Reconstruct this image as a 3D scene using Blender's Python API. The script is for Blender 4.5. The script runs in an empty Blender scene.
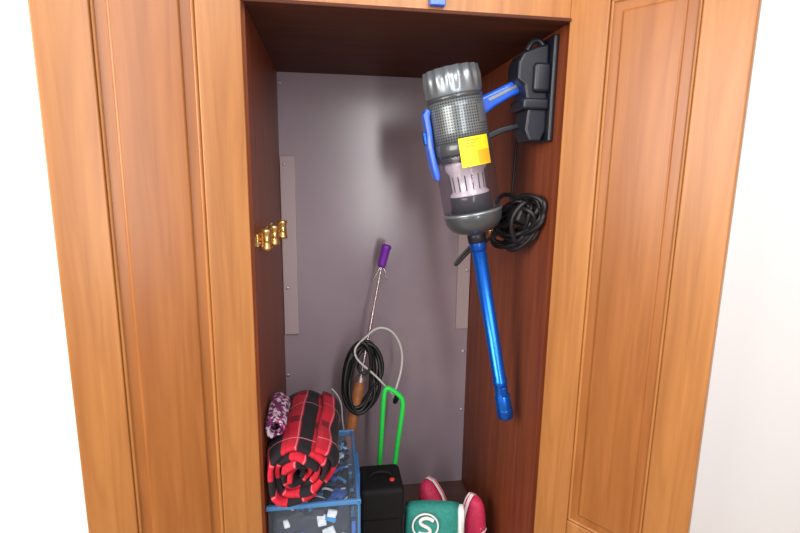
import bpy, bmesh, math, random
from mathutils import Vector, Matrix
random.seed(4)
S=bpy.context.scene
S.view_settings.view_transform='Standard'
PI=math.pi
W,D=0.62,0.59
FZ,CZ=0.40,1.80
# ------------------------------------------------------------ materials
def newmat(n):
    m=bpy.data.materials.new(n); m.use_nodes=True
    return m,m.node_tree.nodes,m.node_tree.links,m.node_tree.nodes['Principled BSDF']
def mat(n,col,rough=.5,metal=0,spec=.5,coat=0,emis=None,sheen=0,alpha=1,noise=0,nscale=40,bump=0):
    m,N,L,b=newmat(n)
    b.inputs['Base Color'].default_value=(*col,1)
    b.inputs['Roughness'].default_value=rough
    b.inputs['Metallic'].default_value=metal
    b.inputs['Specular IOR Level'].default_value=spec
    b.inputs['Coat Weight'].default_value=coat
    b.inputs['Sheen Weight'].default_value=sheen
    b.inputs['Alpha'].default_value=alpha
    if noise or bump:
        tc=N.new('ShaderNodeTexCoord'); t=N.new('ShaderNodeTexNoise'); t.inputs['Scale'].default_value=nscale
        t.inputs['Detail'].default_value=4
        L.new(tc.outputs['Object'],t.inputs['Vector'])
        if noise:
            r=N.new('ShaderNodeValToRGB'); r.color_ramp.elements[0].position=.3; r.color_ramp.elements[1].position=.7
            r.color_ramp.elements[0].color=(*[c*(1-noise) for c in col],1)
            r.color_ramp.elements[1].color=(*[min(1,c*(1+noise)) for c in col],1)
            L.new(t.outputs['Fac'],r.inputs['Fac']); L.new(r.outputs['Color'],b.inputs['Base Color'])
        if bump:
            bp=N.new('ShaderNodeBump'); bp.inputs['Strength'].default_value=bump; bp.inputs['Distance'].default_value=.003
            L.new(t.outputs['Fac'],bp.inputs['Height']); L.new(bp.outputs['Normal'],b.inputs['Normal'])
    return m
def wood(n,c1,c2,rough=.35,scale=(28,28,1.6),coat=.3,spec=.5):
    m,N,L,b=newmat(n)
    tc=N.new('ShaderNodeTexCoord'); mp=N.new('ShaderNodeMapping'); mp.inputs['Scale'].default_value=scale
    t=N.new('ShaderNodeTexNoise'); t.inputs['Scale'].default_value=1.6; t.inputs['Detail'].default_value=6; t.inputs['Distortion'].default_value=.8
    r=N.new('ShaderNodeValToRGB'); r.color_ramp.elements[0].position=.32; r.color_ramp.elements[1].position=.68
    r.color_ramp.elements[0].color=(*c1,1); r.color_ramp.elements[1].color=(*c2,1)
    L.new(tc.outputs['Object'],mp.inputs['Vector']); L.new(mp.outputs['Vector'],t.inputs['Vector'])
    L.new(t.outputs['Fac'],r.inputs['Fac']); L.new(r.outputs['Color'],b.inputs['Base Color'])
    b.inputs['Roughness'].default_value=rough; b.inputs['Coat Weight'].default_value=coat; b.inputs['Coat Roughness'].default_value=.25
    b.inputs['Specular IOR Level'].default_value=spec
    return m
M_door=wood('honey_wood',(.34,.130,.032),(.47,.20,.055),coat=.05)
M_doorp=wood('honey_wood_panel',(.28,.092,.018),(.38,.14,.032),coat=.05)
M_side=wood('redwood_veneer',(.17,.040,.016),(.26,.066,.024),rough=.45,coat=0,spec=.25)
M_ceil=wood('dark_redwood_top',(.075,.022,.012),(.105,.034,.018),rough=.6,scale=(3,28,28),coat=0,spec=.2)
M_floorw=wood('closet_floor_wood',(.10,.05,.04),(.15,.08,.065),scale=(3,28,28),coat=0)
M_back=mat('lilac_laminate',(.345,.280,.325),rough=.24,noise=.05,nscale=6,spec=.6)
M_batten=mat('batten_lilac',(.46,.37,.38),rough=.4)
M_white=mat('white_paint',(.93,.93,.93),rough=.7)
M_roomfloor=wood('room_floor_wood',(.35,.25,.17),(.45,.33,.22),scale=(3,20,20))
M_brass=mat('brass',(.85,.58,.22),rough=.25,metal=.9)
M_screw=mat('screw_steel',(.75,.72,.7),rough=.35,metal=.8)
# ------------------------------------------------------------ helpers
def empty(n,loc=(0,0,0),rot=(0,0,0),scale=1):
    e=bpy.data.objects.new(n,None); S.collection.objects.link(e)
    e.location=loc; e.rotation_euler=rot; e.scale=(scale,)*3; e.empty_display_size=.05
    return e
def obj(n,me,m=None,par=None,smooth=False,bev=0,seg=2,sub=0):
    o=bpy.data.objects.new(n,me); S.collection.objects.link(o)
    if m: me.materials.append(m)
    if par: o.parent=par
    if smooth:
        for p in me.polygons:p.use_smooth=True
    if bev:
        b=o.modifiers.new('bev','BEVEL'); b.width=bev; b.segments=seg; b.limit_method='ANGLE'
    if sub:
        s=o.modifiers.new('sub','SUBSURF'); s.levels=sub; s.render_levels=sub
    return o
def box(n,lo,hi,m,par=None,bev=0,rot=None,seg=2,sub=0):
    c=[(a+b)/2 for a,b in zip(lo,hi)]; h=[(b-a)/2 for a,b in zip(lo,hi)]
    me=bpy.data.meshes.new(n); bm=bmesh.new()
    bmesh.ops.create_cube(bm,size=2)
    for v in bm.verts: v.co=Vector((v.co.x*h[0],v.co.y*h[1],v.co.z*h[2]))
    bm.to_mesh(me); bm.free()
    o=obj(n,me,m,par,bev=bev,seg=seg,sub=sub); o.location=c
    if rot:o.rotation_euler=rot
    if bev:
        for p in me.polygons:p.use_smooth=True
        o.modifiers.new('wn','WEIGHTED_NORMAL')
    return o
def lathe(n,prof,m,par=None,loc=(0,0,0),rot=(0,0,0),seg=48,flute=None,cap=True,ang=PI*2,a0=0):
    me=bpy.data.meshes.new(n); bm=bmesh.new(); uv=bm.loops.layers.uv.new('UVMap')
    full=abs(ang-2*PI)<1e-6
    cols=seg if full else seg+1
    rings=[]
    for i,(r,z) in enumerate(prof):
        ring=[]
        for k in range(cols):
            a=a0+ang*k/seg; f=flute(a,i) if flute else 1
            ring.append(bm.verts.new((r*f*math.cos(a),r*f*math.sin(a),z)))
        rings.append(ring)
    for i in range(len(prof)-1):
        for k in range(seg):
            k2=(k+1)%cols if full else k+1
            try:f=bm.faces.new((rings[i][k],rings[i][k2],rings[i+1][k2],rings[i+1][k]))
            except ValueError: continue
            us=[k/seg,(k+1)/seg,(k+1)/seg,k/seg]; zs=[i,i,i+1,i+1]
            for l,u,zz in zip(f.loops,us,zs): l[uv].uv=(u,prof[zz][1]/ (2*PI*.06))
            f.smooth=True
    if cap and full:
        for rg in (rings[0],rings[-1]):
            try:bm.faces.new(rg)
            except ValueError:pass
    bmesh.ops.recalc_face_normals(bm,faces=bm.faces)
    bm.to_mesh(me); bm.free()
    o=obj(n,me,m,par); o.location=loc; o.rotation_euler=rot
    return o
def tube(n,pts,r,m,par=None,cyc=False,res=4,typ='NURBS'):
    cu=bpy.data.curves.new(n,'CURVE'); cu.dimensions='3D'; cu.bevel_depth=r; cu.bevel_resolution=res; cu.use_fill_caps=True
    sp=cu.splines.new('NURBS' if typ=='NURBS' else 'POLY'); sp.points.add(len(pts)-1)
    for p,q in zip(sp.points,pts): p.co=(*q,1)
    sp.use_cyclic_u=cyc
    if typ=='NURBS': sp.order_u=4 if len(pts)>3 else len(pts); sp.use_endpoint_u=not cyc; sp.resolution_u=8
    cu.materials.append(m)
    tmp=bpy.data.objects.new('tmp',cu); S.collection.objects.link(tmp)
    dg=bpy.context.evaluated_depsgraph_get()
    me=bpy.data.meshes.new_from_object(tmp.evaluated_get(dg)); me.name=n
    bpy.data.objects.remove(tmp)
    o=bpy.data.objects.new(n,me); S.collection.objects.link(o)
    for p in me.polygons:p.use_smooth=True
    if par:o.parent=par
    return o
def prism(n,outline,depth,m,par=None,M=Matrix(),bev=0,seg=3):
    me=bpy.data.meshes.new(n); bm=bmesh.new()
    a=[bm.verts.new((x,y,-depth/2)) for x,y in outline]; b=[bm.verts.new((x,y,depth/2)) for x,y in outline]
    bm.faces.new(a[::-1]); bm.faces.new(b)
    k=len(a)
    for i in range(k): bm.faces.new((a[i],a[(i+1)%k],b[(i+1)%k],b[i]))
    bmesh.ops.recalc_face_normals(bm,faces=bm.faces)
    bm.transform(M); bm.to_mesh(me); bm.free()
    for p in me.polygons:p.use_smooth=True
    o=obj(n,me,m,par,bev=bev,seg=seg)
    if bev:o.modifiers.new('wn','WEIGHTED_NORMAL')
    return o
XZ=Matrix(((1,0,0,0),(0,0,-1,0),(0,1,0,0),(0,0,0,1)))
# ------------------------------------------------------------ closet shell
t=.018
box('wall_left',(-t,.0,FZ-.3),(0,D+.02,CZ+.02),M_side)
box('wall_right',(W,.0,FZ-.3),(W+t,D+.02,CZ+.02),M_side)
box('wall_back',(0,D,FZ-.02),(W,D+.012,CZ),M_back)
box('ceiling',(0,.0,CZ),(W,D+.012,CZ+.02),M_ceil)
box('floor',(0,.0,FZ-.02),(W,D,FZ),M_floorw)
box('trim_1',(0,-.02,CZ+.004),(W,-.0,CZ+.10),M_door,bev=.003)
box('trim_2',(0,-.02,FZ-.06),(W,-.0,FZ-.0),M_door,bev=.003)
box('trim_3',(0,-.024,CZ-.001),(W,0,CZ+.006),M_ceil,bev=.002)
bp=empty('back_panel_battens')
box('batten_left',(.002,D-.010,.985),(.047,D,1.555),M_batten,bp,bev=.001)
box('batten_right',(W-.045,D-.010,.985),(W-.002,D,1.555),M_batten,bp,bev=.001)
def screw(par,x,z,y=D):
    lathe('screw',[(.001,.004),(.004,.0035),(.0055,.001),(.0055,0)],M_screw,par,loc=(x,y,z),rot=(PI/2,0,0),seg=16)
for x,z,y in [(.008,1.77,D),(.015,1.53,D-.01),(.008,1.33,D),(.015,1.14,D-.01),(.008,.84,D),(W-.012,1.19,D-.01),(W-.012,.9,D),(W-.012,.68,D),(W-.02,1.5,D-.01)]:
    screw(bp,x,z,y)
# room
box('wall_front_left',(-1.6,.0,0),(-t,.03,2.6),M_white)
box('wall_front_right',(W+t,.0,0),(W+1.7,.03,2.6),M_white)
box('wall_front_top',(-t,.0,CZ+.10),(W+t,.03,2.6),M_white)
box('wall_front_bottom',(-t,-.018,0),(W+t,0,FZ-.06),M_door)
box('room_floor',(-1.6,-2.6,-.02),(W+1.7,.03,0),M_roomfloor)
# ------------------------------------------------------------ doors
def door(n,piv,ang,flip):
    e=empty(n,piv,(0,0,ang))
    w=.31; z0=FZ-.02; z1=CZ+.11; th=.02; s=.078
    f=flip
    def bx(nm,x0,x1,y0,y1,za,zb,m,bev):
        box(nm,(min(x0*f,x1*f),y0,za),(max(x0*f,x1*f),y1,zb),m,e,bev=bev)
    bx('stile_hinge',0,s,-th/2,th/2,z0,z1,M_door,.003)
    bx('stile_free',w-s,w,-th/2,th/2,z0,z1,M_door,.003)
    rails=[(z0,z0+.08),(.655,.745),(z1-.085,z1)]
    for i,(a,b) in enumerate(rails): bx('rail_%d'%(i+1),s,w-s,-th/2+.0005,th/2-.0005,a,b,M_door,.003)
    for i,(a,b) in enumerate([(rails[0][1],rails[1][0]),(rails[1][1],rails[2][0])]):
        bx('panel_%d'%(i+1),s-.004,w-s+.004,-.004,.004,a-.004,b+.004,M_doorp,0)
        bx('raised_field_%d'%(i+1),s+.022,w-s-.022,-.0085,.0085,a+.022,b-.022,M_doorp,.006)
        q=.007
        for nm,(x0,x1,za,zb) in {'l':(s,s+q,a,b),'r':(w-s-q,w-s,a,b),'b':(s,w-s,a,a+q),'t':(s,w-s,b-q,b)}.items():
            bx('moulding_%d%s'%(i+1,nm),x0,x1,-.0075,.0075,za,zb,M_door,.003)
    return e
door('door_1',(W+.006,-.012,0),math.atan2(-.8,.6),1)
door('door_2',(-.006,-.012,0),math.atan2(.37,.93),-1)
# ------------------------------------------------------------ hooks
hk=empty('brass_hook_rail')
box('rail_plate',(0.0,.03,1.352),(.004,.30,1.378),M_brass,hk,bev=.001)
for i,(y,x) in enumerate([(.045,.018),(.12,.026),(.24,.034)]):
    lathe('peg_%d'%i,[(.005,0),(.005,x-.008),(.0115,x-.004),(.0125,x+.004),(.010,x+.007),(.004,x+.008)],M_brass,hk,loc=(0,y,1.366),rot=(0,PI/2,0),seg=24)
    lathe('cup_%d'%i,[(.012,-.022),(.0125,-.016),(.0105,-.012),(.0105,.012),(.0125,.016),(.012,.022)],M_brass,hk,loc=(x,y,1.366),seg=24)
h2=empty('brass_hook')
lathe('base',[(.011,0),(.011,.003),(.005,.005),(.005,.03),(.010,.034),(.010,.042),(.004,.044)],M_brass,h2,loc=(W,.40,1.345),rot=(0,-PI/2,0),seg=24)
# ------------------------------------------------------------ vacuum
M_cap=mat('filter_cap_silver',(.27,.31,.34),rough=.3,metal=.6)
M_dark=mat('vac_dark_plastic',(.055,.063,.07),rough=.28,coat=.5)
M_black=mat('black_plastic',(.010,.013,.022),rough=.35)
M_blue=mat('blue_plastic',(.02,.12,.72),rough=.25,coat=.5)
M_tube=mat('blue_anodised_tube',(.015,.17,.80),rough=.25,metal=.75)
M_tubeD=mat('blue_tube_collar',(.01,.09,.45),rough=.3,metal=.6)
M_chrome=mat('cyclone_grey',(.85,.82,.85),rough=.3,metal=.15)
M_yel=mat('yellow_sticker',(.95,.78,.02),rough=.5)
M_org=mat('orange_sticker',(.95,.45,.02),rough=.5)
M_ink=mat('sticker_ink',(.35,.26,.03),rough=.5)
def meshmat():
    m,N,L,b=newmat('perforated_grille')
    tc=N.new('ShaderNodeTexCoord'); mp=N.new('ShaderNodeMapping'); mp.inputs['Scale'].default_value=(64,64,1)
    v=N.new('ShaderNodeTexVoronoi'); v.inputs['Randomness'].default_value=0; v.inputs['Scale'].default_value=1
    r=N.new('ShaderNodeValToRGB'); r.color_ramp.elements[0].position=.24; r.color_ramp.elements[1].position=.36
    r.color_ramp.elements[0].color=(.03,.034,.038,1); r.color_ramp.elements[1].color=(.20,.23,.24,1)
    L.new(tc.outputs['UV'],mp.inputs['Vector']);L.new(mp.outputs['Vector'],v.inputs['Vector']);L.new(v.outputs['Distance'],r.inputs['Fac']);L.new(r.outputs['Color'],b.inputs['Base Color'])
    b.inputs['Roughness'].default_value=.3; b.inputs['Metallic'].default_value=.4
    return m
M_grille=meshmat()
def clearmat(n,tint,fac,rough=.08,tr_col=None):
    m,N,L,b=newmat(n)
    b.inputs['Base Color'].default_value=(*tint,1); b.inputs['Roughness'].default_value=rough; b.inputs['Coat Weight'].default_value=.5
    tr=N.new('ShaderNodeBsdfTransparent'); tr.inputs['Color'].default_value=(*(tr_col or [min(1,.6+c*.5) for c in tint]),1)
    mx=N.new('ShaderNodeMixShader'); mx.inputs['Fac'].default_value=fac
    L.new(tr.outputs[0],mx.inputs[1]); L.new(b.outputs[0],mx.inputs[2]); L.new(mx.outputs[0],N['Material Output'].inputs['Surface'])
    return m
M_smoke=clearmat('smoked_clear_plastic',(.10,.10,.12),.16,.06,(.84,.81,.86))
va=empty('stick_vacuum_cleaner',(.443,.088,1.548),(0,-math.radians(11.8),0),.973)
def fl(a,i): return 1+.04*math.cos(a*16) if i in (2,3,4) else 1
lathe('filter_cap',[(.02,.168),(.050,.170),(.056,.184),(.0595,.184),(.0625,.16),(.063,.136),(.061,.13),(.060,.124)],M_cap,va,seg=144,flute=fl)
lathe('filter_ring',[(.058,.128),(.063,.127),(.063,.119),(.060,.117)],M_dark,va,seg=64)
lathe('motor_housing',[(.0615,.120),(.0625,.10),(.063,.05),(.063,.028)],M_grille,va,seg=64)
lathe('housing_band',[(.062,.03),(.0655,.027),(.0655,.004),(.063,0)],M_dark,va,seg=64)
lathe('bin_clear',[(.064,.002),(.0665,-.004),(.0665,-.125),(.064,-.132)],M_smoke,va,seg=64,cap=False)
lathe('cyclone_shroud',[(.050,0),(.048,-.030),(.040,-.042),(.039,-.082),(.045,-.088),(.045,-.094)],M_chrome,va,seg=48)
lathe('cyclone_skirt',[(.045,-.092),(.046,-.096),(.048,-.128)],M_dark,va,seg=48)
for i in range(16):
    a=i*2*PI/16
    tube('cyclone_fin',[(.0405*math.cos(a),.0405*math.sin(a),-.046),(.0395*math.cos(a),.0395*math.sin(a),-.080)],.0013,M_dark,va,typ='POLY')
lathe('bin_upper_band',[(.0600,.0),(.0610,-.003),(.0610,-.012),(.06,-.014)],M_dark,va,seg=64)
lathe('bin_base',[(.064,-.128),(.067,-.131),(.067,-.142),(.064,-.156),(.055,-.170),(.040,-.179),(.022,-.183),(.02,-.196)],M_dark,va,seg=64)
lathe('bin_base_ring',[(.0655,-.129),(.0685,-.131),(.0685,-.135),(.0655,-.137)],M_cap,va,seg=64)
lathe('tube_socket',[(.018,-.178),(.0215,-.182),(.0215,-.205),(.018,-.207)],M_black,va,seg=40)
lathe('extension_tube',[(.0165,-.19),(.0165,-.56),(.0185,-.562),(.0185,-.572),(.0165,-.575),(.0168,-.60),(.0195,-.604),(.0195,-.66),(.018,-.664),(.016,-.664)],M_tube,va,seg=40)
lathe('tube_collar',[(.0185,-.198),(.0195,-.20),(.0195,-.222),(.018,-.225)],M_tubeD,va,seg=40)
lathe('tube_tip',[(.0196,-.64),(.0205,-.642),(.0205,-.664),(.017,-.668)],M_tubeD,va,seg=40)
box('tube_release_button',(-.006,-.024,-.60),(.006,-.017,-.575),M_tubeD,va,bev=.002)
lathe('warning_sticker',[(.0672,.034),(.0672,-.028)],M_yel,va,seg=20,cap=False,ang=math.radians(62),a0=math.radians(-111))
lathe('sticker_stripe',[(.0675,.004),(.0675,-.0265)],M_org,va,seg=10,cap=False,ang=math.radians(28),a0=math.radians(-78))
for k,z in enumerate((.027,.021,.015)):
    lathe('sticker_text_%d'%k,[(.0676,z+.0008),(.0676,z-.0008)],M_ink,va,seg=12,cap=False,ang=math.radians(30-5*k),a0=math.radians(-102))
lathe('rating_label',[(.0636,.10),(.0636,.062)],M_cap,va,seg=12,cap=False,ang=math.radians(30),a0=math.radians(-60))
def bow():
    out=[(-.060,.105),(-.070,.112),(-.079,.100),(-.078,.06),(-.082,.03),(-.080,-.02),(-.076,-.045),(-.068,-.050),(-.064,-.035),(-.067,0),(-.068,.03),(-.065,.06),(-.065,.09)]
    prism('side_latch',out,.036,M_blue,va,XZ,bev=.004)
    box('latch_button',(-.085,-.009,.035),(-.077,.009,.062),M_tubeD,va,bev=.002)
bow()
prism('handle_neck',[(.050,.112),(.062,.117),(.120,.132),(.168,.145),(.172,.112),(.125,.102),(.085,.088),(.060,.075),(.050,.075)],.034,M_blue,va,XZ,bev=.008)
prism('handle_inlay',[(.070,.108),(.125,.123),(.160,.133),(.16,.127),(.128,.116),(.074,.101)],.037,M_cap,va,XZ,bev=.001)
prism('lower_arm',[(.055,.034),(.09,.042),(.158,.046),(.160,.034),(.10,.030),(.056,.020)],.018,M_black,va,XZ,bev=.003)
mt=empty('vacuum_wall_mount')
box('wall_plate',(W-.012,.022,1.575),(W,.115,1.79),M_black,mt,bev=.004)
prism('dock_body',[(.540,1.735),(.550,1.755),(.580,1.768),(.606,1.775),(.61,1.60),(.60,1.575),(.572,1.575),(.562,1.60),(.566,1.64),(.556,1.69),(.540,1.70)],.066,M_black,mt,Matrix.Translation((0,.07,0))@XZ,bev=.006)
box('dock_lip',(.552,.028,1.640),(.609,.108,1.664),M_black,mt,bev=.006)
box('battery_pack',(.572,.026,1.675),(.609,.114,1.735),M_black,mt,bev=.008)
tube('top_hook',[(.600,.05,1.765),(.590,.05,1.79),(.570,.05,1.785),(.562,.05,1.76)],.006,M_black,mt)
# ------------------------------------------------------------ power cable coil
M_cable=mat('black_cable',(.008,.008,.009),rough=.45)
cb=empty('charger_cable')
c0=Vector((.583,.10,1.400)); du=Vector((-.42,.90,0)).normalized(); dv=Vector((0,0,1)); dn=du.cross(dv)
pts=[]
for k in range(15):
    rx=.068+random.uniform(-.034,.020); rz=.050+random.uniform(-.024,.016); ph=random.uniform(-.6,.6)
    off=Vector((random.uniform(-.006,.006),random.uniform(-.016,.016),random.uniform(-.008,.008)))
    for j in range(12):
        a=2*PI*j/12
        p=c0+off+du*(rx*math.cos(a+ph))+dv*(rz*math.sin(a)+.018*math.cos(a+ph)*-1)+dn*(.010*math.sin(2*a+k))
        p.x=min(p.x,W-.006); pts.append(tuple(p))
tube('coil',pts,.0052,M_cable,cb)
tube('coil_wrap',[(.575,.09,1.355),(.556,.08,1.385),(.560,.075,1.42),(.59,.07,1.452),(.609,.085,1.44),(.609,.12,1.40)],.0062,M_cable,cb)
tube('lead_up',[(.598,.19,1.43),(.606,.20,1.50),(.608,.205,1.56),(.606,.19,1.62),(.602,.13,1.64),(.60,.10,1.63)],.0028,M_cable,cb)
tube('lead_down',[(.56,.14,1.385),(.545,.17,1.345),(.515,.20,1.33),(.49,.22,1.295),(.465,.22,1.265),(.470,.22,1.285),(.52,.21,1.34)],.0040,M_cable,cb)
box('charger_plug',(.560,.06,1.395),(.595,.10,1.425),M_cable,cb,bev=.006,rot=(0,.4,.3))
# ------------------------------------------------------------ telescopic rod
M_purple=mat('purple_grip',(.22,.03,.50),rough=.4)
M_steel=mat('telescopic_steel',(.62,.52,.52),rough=.25,metal=.85)
M_wood2=mat('copper_brown_handle',(.42,.15,.055),rough=.35,noise=.25,nscale=50)
wd=empty('telescopic_rod')
A=Vector((.309,.50,1.225)); B=Vector((.198,.40,.685)); top=Vector((.325,.505,1.285))
ax=(A-B).normalized()
def rodseg(n,p,q,r,m): tube(n,[tuple(p),tuple(q)],r,m,wd,typ='POLY',res=6)
rodseg('section_1',A+ax*.0,A-ax*.16,.0036,M_steel)
rodseg('section_2',A-ax*.15,A-ax*.27,.0048,M_steel)
rodseg('section_3',A-ax*.26,A-ax*.38,.0058,M_steel)
rodseg('ferrule',A-ax*.255,A-ax*.275,.0072,M_steel)
rodseg('ferrule_b',A-ax*.145,A-ax*.158,.006,M_steel)
rodseg('wooden_handle',A-ax*.36,A-ax*.58,.0165,M_wood2)
rodseg('handle_ring',A-ax*.35,A-ax*.365,.0175,M_steel)
q=(top-A).to_track_quat('Z','Y').to_euler()
lathe('purple_grip',[(.004,-.008),(.012,-.004),(.0135,.004),(.0135,.05),(.0155,.054),(.0155,.062),(.012,.066),(.003,.067)],M_purple,wd,loc=A,rot=q,seg=32)
for s_ in (-1,1): tube('prong',[tuple(A),(A.x+s_*.014,A.y-.004,A.z-.02),(A.x+s_*.020-.006,A.y-.004,A.z-.045)],.0024,M_steel,wd)
cc=empty('black_cord_coil'); pts=[]
for k in range(7):
    rx=.048+random.uniform(-.012,.014); rz=.112+random.uniform(-.015,.010); ox=random.uniform(-.010,.010); oz=random.uniform(-.01,.01)
    for j in range(12):
        a=2*PI*j/12
        pts.append((.238+ox+rx*math.cos(a)+.012*math.sin(a),.425+.012*math.cos(a+k)+.02*math.sin(a)+random.uniform(-.006,.006),.888+oz+rz*math.sin(a)))
tube('coil',pts,.0058,M_cable,cc)
tube('cord_wrap',[(.268,.41,.93),(.255,.395,.91),(.235,.395,.915),(.225,.41,.935),(.235,.43,.94)],.0045,M_cable,cc)
M_pale=mat('pale_grey_cable',(.60,.61,.58),rough=.4)
pl=empty('pale_cable_loop')
tube('loop',[(.262,.44,1.02),(.285,.44,1.045),(.325,.44,1.045),(.36,.44,1.00),(.372,.44,.945),(.362,.43,.885),(.345,.42,.845),(.335,.40,.83)],.0036,M_pale,pl)
tube('loop_inner',[(.262,.44,1.02),(.235,.43,1.00),(.215,.42,.985),(.225,.41,.95),(.27,.41,.915),(.31,.41,.87),(.335,.40,.84)],.0032,M_pale,pl)
tube('loose_end',[(.19,.42,.70),(.178,.42,.76),(.185,.42,.80),(.17,.42,.84),(.15,.41,.865)],.0022,M_pale,pl)
lathe('cable_plug',[(.005,0),(.0075,.004),(.0075,.03),(.004,.036)],M_black,pl,loc=(.340,.395,.815),rot=(.2,.3,0),seg=20)
# ------------------------------------------------------------ green tongs
M_green=mat('bright_green_plastic',(.03,.82,.10),rough=.35)
gt=empty('green_tongs')
tube('bow',[(.285,.36,.41),(.290,.36,.62),(.300,.36,.80),(.303,.36,.868),(.310,.36,.884),(.326,.36,.876),(.352,.36,.855),(.362,.36,.835),(.359,.36,.80),(.335,.36,.62),(.318,.36,.41)],.0072,M_green,gt)
box('hinge_bridge',(.290,.352,.48),(.325,.366,.51),M_green,gt,bev=.003)
# ------------------------------------------------------------ storage box
M_clear=clearmat('clear_box_plastic',(.6,.72,.85),.05,.12,(.93,.96,.99))
M_lid=clearmat('box_rim_blue',(.12,.38,.75),.5,.2)
M_lidc=clearmat('box_lid_clear',(.6,.72,.85),.06,.15,(.93,.96,.99))
sb=empty('plastic_storage_box')
x0,x1,y0,y1,z0,z1=.006,.205,.006,.31,FZ,.775
w_=.003
box('side_front',(x0,y0,z0),(x1,y0+w_,z1),M_clear,sb)
box('side_back',(x0,y1-w_,z0),(x1,y1,z1),M_clear,sb)
box('side_left',(x0,y0,z0),(x0+w_,y1,z1),M_clear,sb)
box('side_right',(x1-w_,y0,z0),(x1,y1,z1),M_clear,sb)
box('bottom',(x0,y0,z0),(x1,y1,z0+w_),M_clear,sb)
for i in range(6):
    yy=.03+i*.05; box('side_rib_%d'%i,(x1,yy,z0+.02),(x1+.003,yy+.004,z1-.01),M_lidc,sb,bev=.001)
box('lid_rim_front',(x0-.004,y0-.006,z1-.006),(x1+.006,y0+.003,z1+.005),M_lid,sb,bev=.002)
box('lid_rim_right',(x1-.004,y0-.006,z1-.010),(x1+.005,y1+.004,z1+.006),M_lid,sb,bev=.003)
box('corner_post',(x1-.002,y0-.004,z0),(x1+.005,y0+.006,z1),M_lid,sb,bev=.003)
box('lid_rim_back',(x0-.004,y1-.004,z1-.012),(x1+.006,y1+.004,z1+.008),M_lid,sb,bev=.003)
box('lid',(x0,y0,z1),(x1,y1,z1+.004),M_lidc,sb,bev=.0015)
M_cb=mat('clip_blue',(.04,.2,.6),rough=.3)
box('clip_right',(x1+.003,.10,z1-.06),(x1+.010,.20,z1+.004),M_cb,sb,bev=.003)
cols=[(.03,.12,.45),(.85,.88,.9),(.03,.28,.55),(.02,.02,.03),(.03,.03,.05),(.12,.45,.8),(.8,.8,.78),(.015,.02,.04)]
cm=[mat('contents_%d'%i,c,rough=.5,noise=.3,nscale=60) for i,c in enumerate(cols)]
def item(i,cx,cy,cz):
    h=[random.uniform(.004,.018),random.uniform(.005,.020),random.uniform(.002,.006)]
    if random.random()<.45:
        box('contents_%d'%i,(cx-h[0],cy-h[1],cz-h[2]),(cx+h[0],cy+h[1],cz+h[2]),random.choice(cm),sb,bev=.0015,rot=(random.uniform(-.2,.2),random.uniform(-.15,.15),random.uniform(-1,1)))
    else:
        an=random.uniform(0,6.28); dx,dy=.018*math.cos(an),.018*math.sin(an)
        tube('contents_%d'%i,[(cx-dx,cy-dy,cz-.003),(cx,cy,cz),(cx+dx,cy+dy,cz-.004)],random.uniform(.0015,.0045),random.choice(cm),sb,typ='POLY',res=2)
for i in range(170):
    item(i,random.uniform(x0+.026,x1-.024),random.uniform(y0+.026,y1-.03),random.uniform(.738,.765))
# vertically stacked packs pressed to the front and right sides
for i in range(50):
    cz=random.uniform(.62,.75); a=random.uniform(.006,.02); c_=random.uniform(.004,.014)
    if i%2: cx=random.uniform(.03,.18); box('pack_%d'%i,(cx-a,.0105,cz-c_),(cx+a,.018,cz+c_),random.choice(cm),sb,bev=.0015,rot=(0,random.uniform(-.5,.5),0))
    else: cy=random.uniform(.03,.28); box('pack_%d'%i,(.190,cy-a,cz-c_),(.1995,cy+a,cz+c_),random.choice(cm),sb,bev=.0015,rot=(random.uniform(-.5,.5),0,0))
box('contents_pouch',(x0+.006,y0+.014,FZ+.004),(x1-.016,y1-.02,.735),cm[4],sb,bev=.012)
# ------------------------------------------------------------ rolled plaid blanket
def plaid():
    m,N,L,b=newmat('red_plaid_fleece')
    tc=N.new('ShaderNodeTexCoord'); sx=N.new('ShaderNodeSeparateXYZ'); L.new(tc.outputs['UV'],sx.inputs[0])
    def stripes(sock,period,w,off=0):
        a=N.new('ShaderNodeMath'); a.operation='MULTIPLY_ADD'; a.inputs[1].default_value=1/period; a.inputs[2].default_value=off
        f=N.new('ShaderNodeMath'); f.operation='FRACT'; c=N.new('ShaderNodeMath'); c.operation='LESS_THAN'; c.inputs[1].default_value=w
        L.new(sock,a.inputs[0]);L.new(a.outputs[0],f.inputs[0]);L.new(f.outputs[0],c.inputs[0]); return c.outputs[0]
    def mix(fac,c1,c2):
        x=N.new('ShaderNodeMix'); x.data_type='RGBA'; L.new(fac,x.inputs['Factor'])
        if isinstance(c1,tuple): x.inputs['A'].default_value=c1
        else: L.new(c1,x.inputs['A'])
        x.inputs['B'].default_value=c2; return x.outputs['Result']
    c=mix(stripes(sx.outputs['Y'],.16,.16,.3),(.56,.010,.032,1),(.20,.005,.015,1))
    c=mix(stripes(sx.outputs['X'],.072,.46,.15),c,(.010,.007,.012,1))
    c=mix(stripes(sx.outputs['X'],.072,.06,.34),c,(.45,.01,.03,1))
    c=mix(stripes(sx.outputs['X'],.072,.04,.66),c,(.70,.16,.22,1))
    c=mix(stripes(sx.outputs['Y'],.16,.02,.68),c,(.65,.2,.26,1))
    L.new(c,b.inputs['Base Color']); b.inputs['Roughness'].default_value=.95; b.inputs['Sheen Weight'].default_value=.03
    n=N.new('ShaderNodeTexNoise'); n.inputs['Scale'].default_value=260; bp_=N.new('ShaderNodeBump'); bp_.inputs['Strength'].default_value=.5; bp_.inputs['Distance'].default_value=.002
    L.new(tc.outputs['Object'],n.inputs['Vector']);L.new(n.outputs['Fac'],bp_.inputs['Height']);L.new(bp_.outputs['Normal'],b.inputs['Normal'])
    return m
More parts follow.
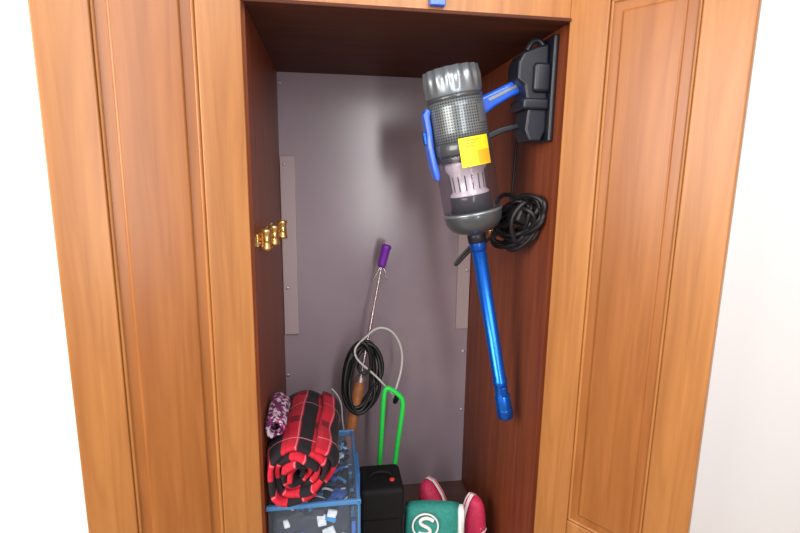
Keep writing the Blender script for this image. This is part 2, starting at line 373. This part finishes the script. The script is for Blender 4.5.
def roll(n,cx,cz,ya,yb,R,turns,m,skew=0.0,phase=0,flat=.95):
    me=bpy.data.meshes.new(n); bm=bmesh.new(); uv=bm.loops.layers.uv.new('UVMap')
    NU=int(turns*36); NV=20; g=[]; arc=[]; s=0; prev=None
    for i in range(NU+1):
        f=i/NU; a=phase+2*PI*turns*f; r=.010+(R-.010)*f
        r*=1+.06*math.sin(3*a+1)+.04*math.sin(5*a)
        row=[]
        for j in range(NV+1):
            g_=j/NV; yy=ya+(yb-ya)*g_ + (.012*math.sin(a*1.3) if j==0 else 0)
            rr=r*(1+.05*math.sin(9*g_+2*a)+.03*math.sin(17*g_-3*a))*(1-.10*(abs(g_-.5)*2)**3)
            x=cx+rr*math.cos(a)+skew*(g_-.5); z=cz+rr*math.sin(a)*flat
            row.append(bm.verts.new((x,yy,z)))
        if prev: s+=(row[7].co-prev[7].co).length
        prev=row; arc.append(s); g.append(row)
    for i in range(NU):
        for j in range(NV):
            f=bm.faces.new((g[i][j],g[i+1][j],g[i+1][j+1],g[i][j+1])); f.smooth=True
            for l,(ii,jj) in zip(f.loops,((i,j),(i+1,j),(i+1,j+1),(i,j+1))): l[uv].uv=(arc[ii],jj/NV*(yb-ya))
    bm.to_mesh(me); bm.free(); me.materials.append(m)
    return me
M_pl=plaid()
me=roll('rolled_plaid_blanket',.081,.864,-.018,.285,.077,4.2,M_pl,skew=.016,phase=-.3)
bl=bpy.data.objects.new('rolled_plaid_blanket',me); S.collection.objects.link(bl)
so=bl.modifiers.new('s','SOLIDIFY'); so.thickness=.010; so.offset=0
def pat():
    m,N,L,b=newmat('purple_white_weave')
    tc=N.new('ShaderNodeTexCoord'); v=N.new('ShaderNodeTexVoronoi'); v.inputs['Scale'].default_value=150
    r=N.new('ShaderNodeValToRGB'); r.color_ramp.interpolation='CONSTANT'
    r.color_ramp.elements[0].color=(.6,.52,.62,1); r.color_ramp.elements[1].position=.35; r.color_ramp.elements[1].color=(.14,.02,.10,1)
    e=r.color_ramp.elements.new(.75); e.color=(.45,.08,.22,1)
    L.new(tc.outputs['Object'],v.inputs['Vector']);L.new(v.outputs['Color'],r.inputs['Fac']);L.new(r.outputs['Color'],b.inputs['Base Color']); b.inputs['Roughness'].default_value=.9
    return m
me=roll('patterned_scarf',.023,.950,.03,.16,.021,2.2,pat(),phase=1,flat=1.2)
sc=bpy.data.objects.new('patterned_scarf',me); S.collection.objects.link(sc); so=sc.modifiers.new('s','SOLIDIFY'); so.thickness=.005
# ------------------------------------------------------------ black bag
M_bag=mat('black_nylon',(.008,.008,.009),rough=.7,bump=.3,nscale=200,spec=.25)
bg=empty('black_tool_case')
box('case_body',(.218,.13,FZ),(.330,.24,.700),M_bag,bg,bev=.012,seg=4)
box('case_flap',(.216,.124,.62),(.332,.246,.712),M_bag,bg,bev=.014,seg=4)
tube('carry_handle',[(.245,.185,.708),(.248,.185,.722),(.275,.185,.728),(.302,.185,.722),(.305,.185,.708)],.005,M_bag,bg)
lathe('red_button',[(.007,0),(.007,.003),(.003,.004)],mat('red_button',(.8,.05,.04),rough=.4),bg,loc=(.303,.165,.712),seg=20)
# ------------------------------------------------------------ green pouch
M_teal=mat('teal_fabric',(.02,.25,.21),rough=.7,bump=.3,nscale=120,noise=.15)
M_wt=mat('white_print',(.85,.87,.85),rough=.6)
gp=empty('green_sports_pouch',(.408,.13,FZ),(math.radians(-6),0,math.radians(-8)))
def pillow(n,w,h,d,m,par,loc=(0,0,0)):
    me=bpy.data.meshes.new(n); bm=bmesh.new(); nx,nz=14,18
    def V(sgn):
        g=[]
        for i in range(nx+1):
            r=[]
            for j in range(nz+1):
                u=i/nx*2-1; v=j/nz*2-1
                b=max(0,(1-abs(u)**4)*(1-abs(v)**4))**.5
                r.append(bm.verts.new((u*w/2*(1-.04*abs(v)**3),sgn*d/2*b*(1+.12*math.sin(5*v+3*u)),h/2+v*h/2*(1-.05*abs(u)**3))))
            g.append(r)
        return g
    for sgn in (-1,1):
        g=V(sgn)
        for i in range(nx):
            for j in range(nz):
                f=bm.faces.new((g[i][j],g[i+1][j],g[i+1][j+1],g[i][j+1])); f.smooth=True
    bmesh.ops.remove_doubles(bm,verts=bm.verts,dist=1e-5); bmesh.ops.recalc_face_normals(bm,faces=bm.faces)
    bm.to_mesh(me); bm.free(); o=obj(n,me,m,par); o.location=loc; return o
pillow('pouch_body',.150,.250,.06,M_teal,gp)
pillow('pouch_trim',.02,.240,.05,M_wt,gp,loc=(.076,0,0))
ring=[(-.02+.034*math.cos(a),-.033,.198+.034*math.sin(a)) for a in [i*2*PI/16 for i in range(16)]]
tube('logo_ring',ring,.0025,M_wt,gp,cyc=True)
tube('logo_letter',[(x,-.034,z-.007) for x,z in [(.0,.22),(-.012,.23),(-.034,.226),(-.036,.21),(-.010,.202),(-.004,.188),(-.018,.18),(-.038,.188)]],.0045,M_wt,gp)
# ------------------------------------------------------------ pink shoes
M_pink=mat('pink_mesh',(.75,.04,.13),rough=.6,bump=.4,nscale=150,noise=.2)
M_sole=mat('white_sole',(.88,.84,.85),rough=.5)
def shoe(n,loc,rot,scale=1):
    e=empty(n,loc,rot,scale)
    L_=.235
    def half(u):
        return .030+.012*math.sin(PI*min(1,u*1.15))*1.0+ (.006 if u>.55 else 0)*(1-abs(u-.75)*3)
    out=[]
    K=18
    for i in range(K+1):
        u=i/K; w=half(u)*math.sqrt(max(0,1-((u-.5)*2)**6)); out.append((w,u*L_))
    for i in range(K,-1,-1):
        u=i/K; w=half(u)*math.sqrt(max(0,1-((u-.5)*2)**6))
        if w>1e-4: out.append((-w*.92,u*L_))
    out=[o for k,o in enumerate(out) if k==0 or (Vector(o)-Vector(out[k-1])).length>1e-4]
    if (Vector(out[0])-Vector(out[-1])).length<1e-4: out.pop()
    prism('sole',out,.022,M_sole,e,Matrix.Translation((0,.011,0))@XZ,bev=.005)
    prism('sole_stripe',[(x*1.03,y) for x,y in out],.006,M_pink,e,Matrix.Translation((0,.013,0))@XZ,bev=.002)
    me=bpy.data.meshes.new('upper'); bm=bmesh.new(); rows=[]
    for i in range(K+1):
        u=i/K; hw=max(.004,half(u)*math.sqrt(max(0,1-((u-.5)*2)**6)))*.96
        hh=(.030+.045*(1-u)**.8) if u>.06 else .06+.3*u*.2
        if u>.85: hh*=math.sqrt(max(0.02,1-((u-.85)/.16)**2))
        row=[]
        for j in range(11):
            a=PI*j/10; row.append(bm.verts.new((hw*math.cos(a)*(1-.15*math.sin(a)),-hh*math.sin(a)**.8,u*L_*.985+.002)))
        rows.append(row)
    for i in range(K):
        for j in range(10):
            if i<8 and 4<=j<=5 and i>0: continue
            f=bm.faces.new((rows[i][j],rows[i+1][j],rows[i+1][j+1],rows[i][j+1])); f.smooth=True
    bm.to_mesh(me); bm.free()
    o=obj('upper',me,M_pink,e); so=o.modifiers.new('s','SOLIDIFY'); so.thickness=.004
    tube('collar',[(.010,-.070,.012),(.014,-.068,.06),(.008,-.058,.105),(-.008,-.058,.105),(-.014,-.068,.06),(-.010,-.070,.012)],.005,M_sole,e,cyc=True)
    for k in range(4): tube('lace',[(-.016,-.050+.006*k*.9,.125+.014*k),(0,-.059+.006*k,.128+.014*k),(.016,-.050+.006*k*.9,.125+.014*k)],.0025,M_sole,e)
    return e
shoe('running_shoe',(.482,.250,FZ+.003),(math.radians(-8),math.radians(-24),math.radians(-35)),.93)
shoe('running_shoe.001',(.540,.235,FZ+.003),(math.radians(4),math.radians(0),math.radians(40)),.86)
pg=empty('blue_clothes_peg')
box('jaw_a',(.336,-.034,CZ+.010),(.366,-.029,CZ+.05),M_blue,pg,bev=.002)
box('jaw_b',(.336,-.0275,CZ+.010),(.366,-.0205,CZ+.05),M_blue,pg,bev=.002)
# ------------------------------------------------------------ light
def area(n,loc,tgt,sx,sy,p,col=(1,1,1)):
    l=bpy.data.lights.new(n,'AREA'); l.shape='RECTANGLE'; l.size=sx; l.size_y=sy; l.energy=p; l.color=col
    o=bpy.data.objects.new(n,l); S.collection.objects.link(o); o.location=loc
    o.rotation_euler=(Vector(tgt)-Vector(loc)).to_track_quat('-Z','Y').to_euler(); return o
area('window_light',(.54,-1.9,1.62),(.52,0,1.60),.14,1.3,15,(1,.96,.96))
area('left_key_light',(-1.2,-1.2,1.8),(.5,.3,1.15),1.1,1.1,40,(1,.91,.84))  # added key light from the left, brightens right door and right closet wall
area('overhead_fill',(.5,-1.3,2.5),(.4,.2,1.1),1.2,.8,18,(1,.95,.92))  # added broad fill from above for softer shadows, not a real fitting
wd_=bpy.data.worlds.new('World'); S.world=wd_; wd_.use_nodes=True
b=wd_.node_tree.nodes['Background']; b.inputs[0].default_value=(1,.95,.94,1); b.inputs[1].default_value=.56
# ------------------------------------------------------------ camera
f,cx_,cd,cz_,pi_,ya_,ro_=[489.7067,0.1434,0.9902,1.4981,0.1822,0.1488,0.0138]
fw=Vector((math.sin(ya_)*math.cos(pi_),math.cos(ya_)*math.cos(pi_),-math.sin(pi_)))
r0=Vector((math.cos(ya_),-math.sin(ya_),0)); u0=r0.cross(fw)
r_=r0*math.cos(ro_)+u0*math.sin(ro_); u_=-r0*math.sin(ro_)+u0*math.cos(ro_)
cd_=bpy.data.cameras.new('camera'); co=bpy.data.objects.new('camera',cd_); S.collection.objects.link(co)
R=Matrix((r_,u_,-fw)).transposed().to_4x4()
co.matrix_world=Matrix.Translation((cx_,-cd,cz_))@R
cd_.sensor_width=36; cd_.lens=f/800*36; cd_.clip_start=.01
S.camera=co
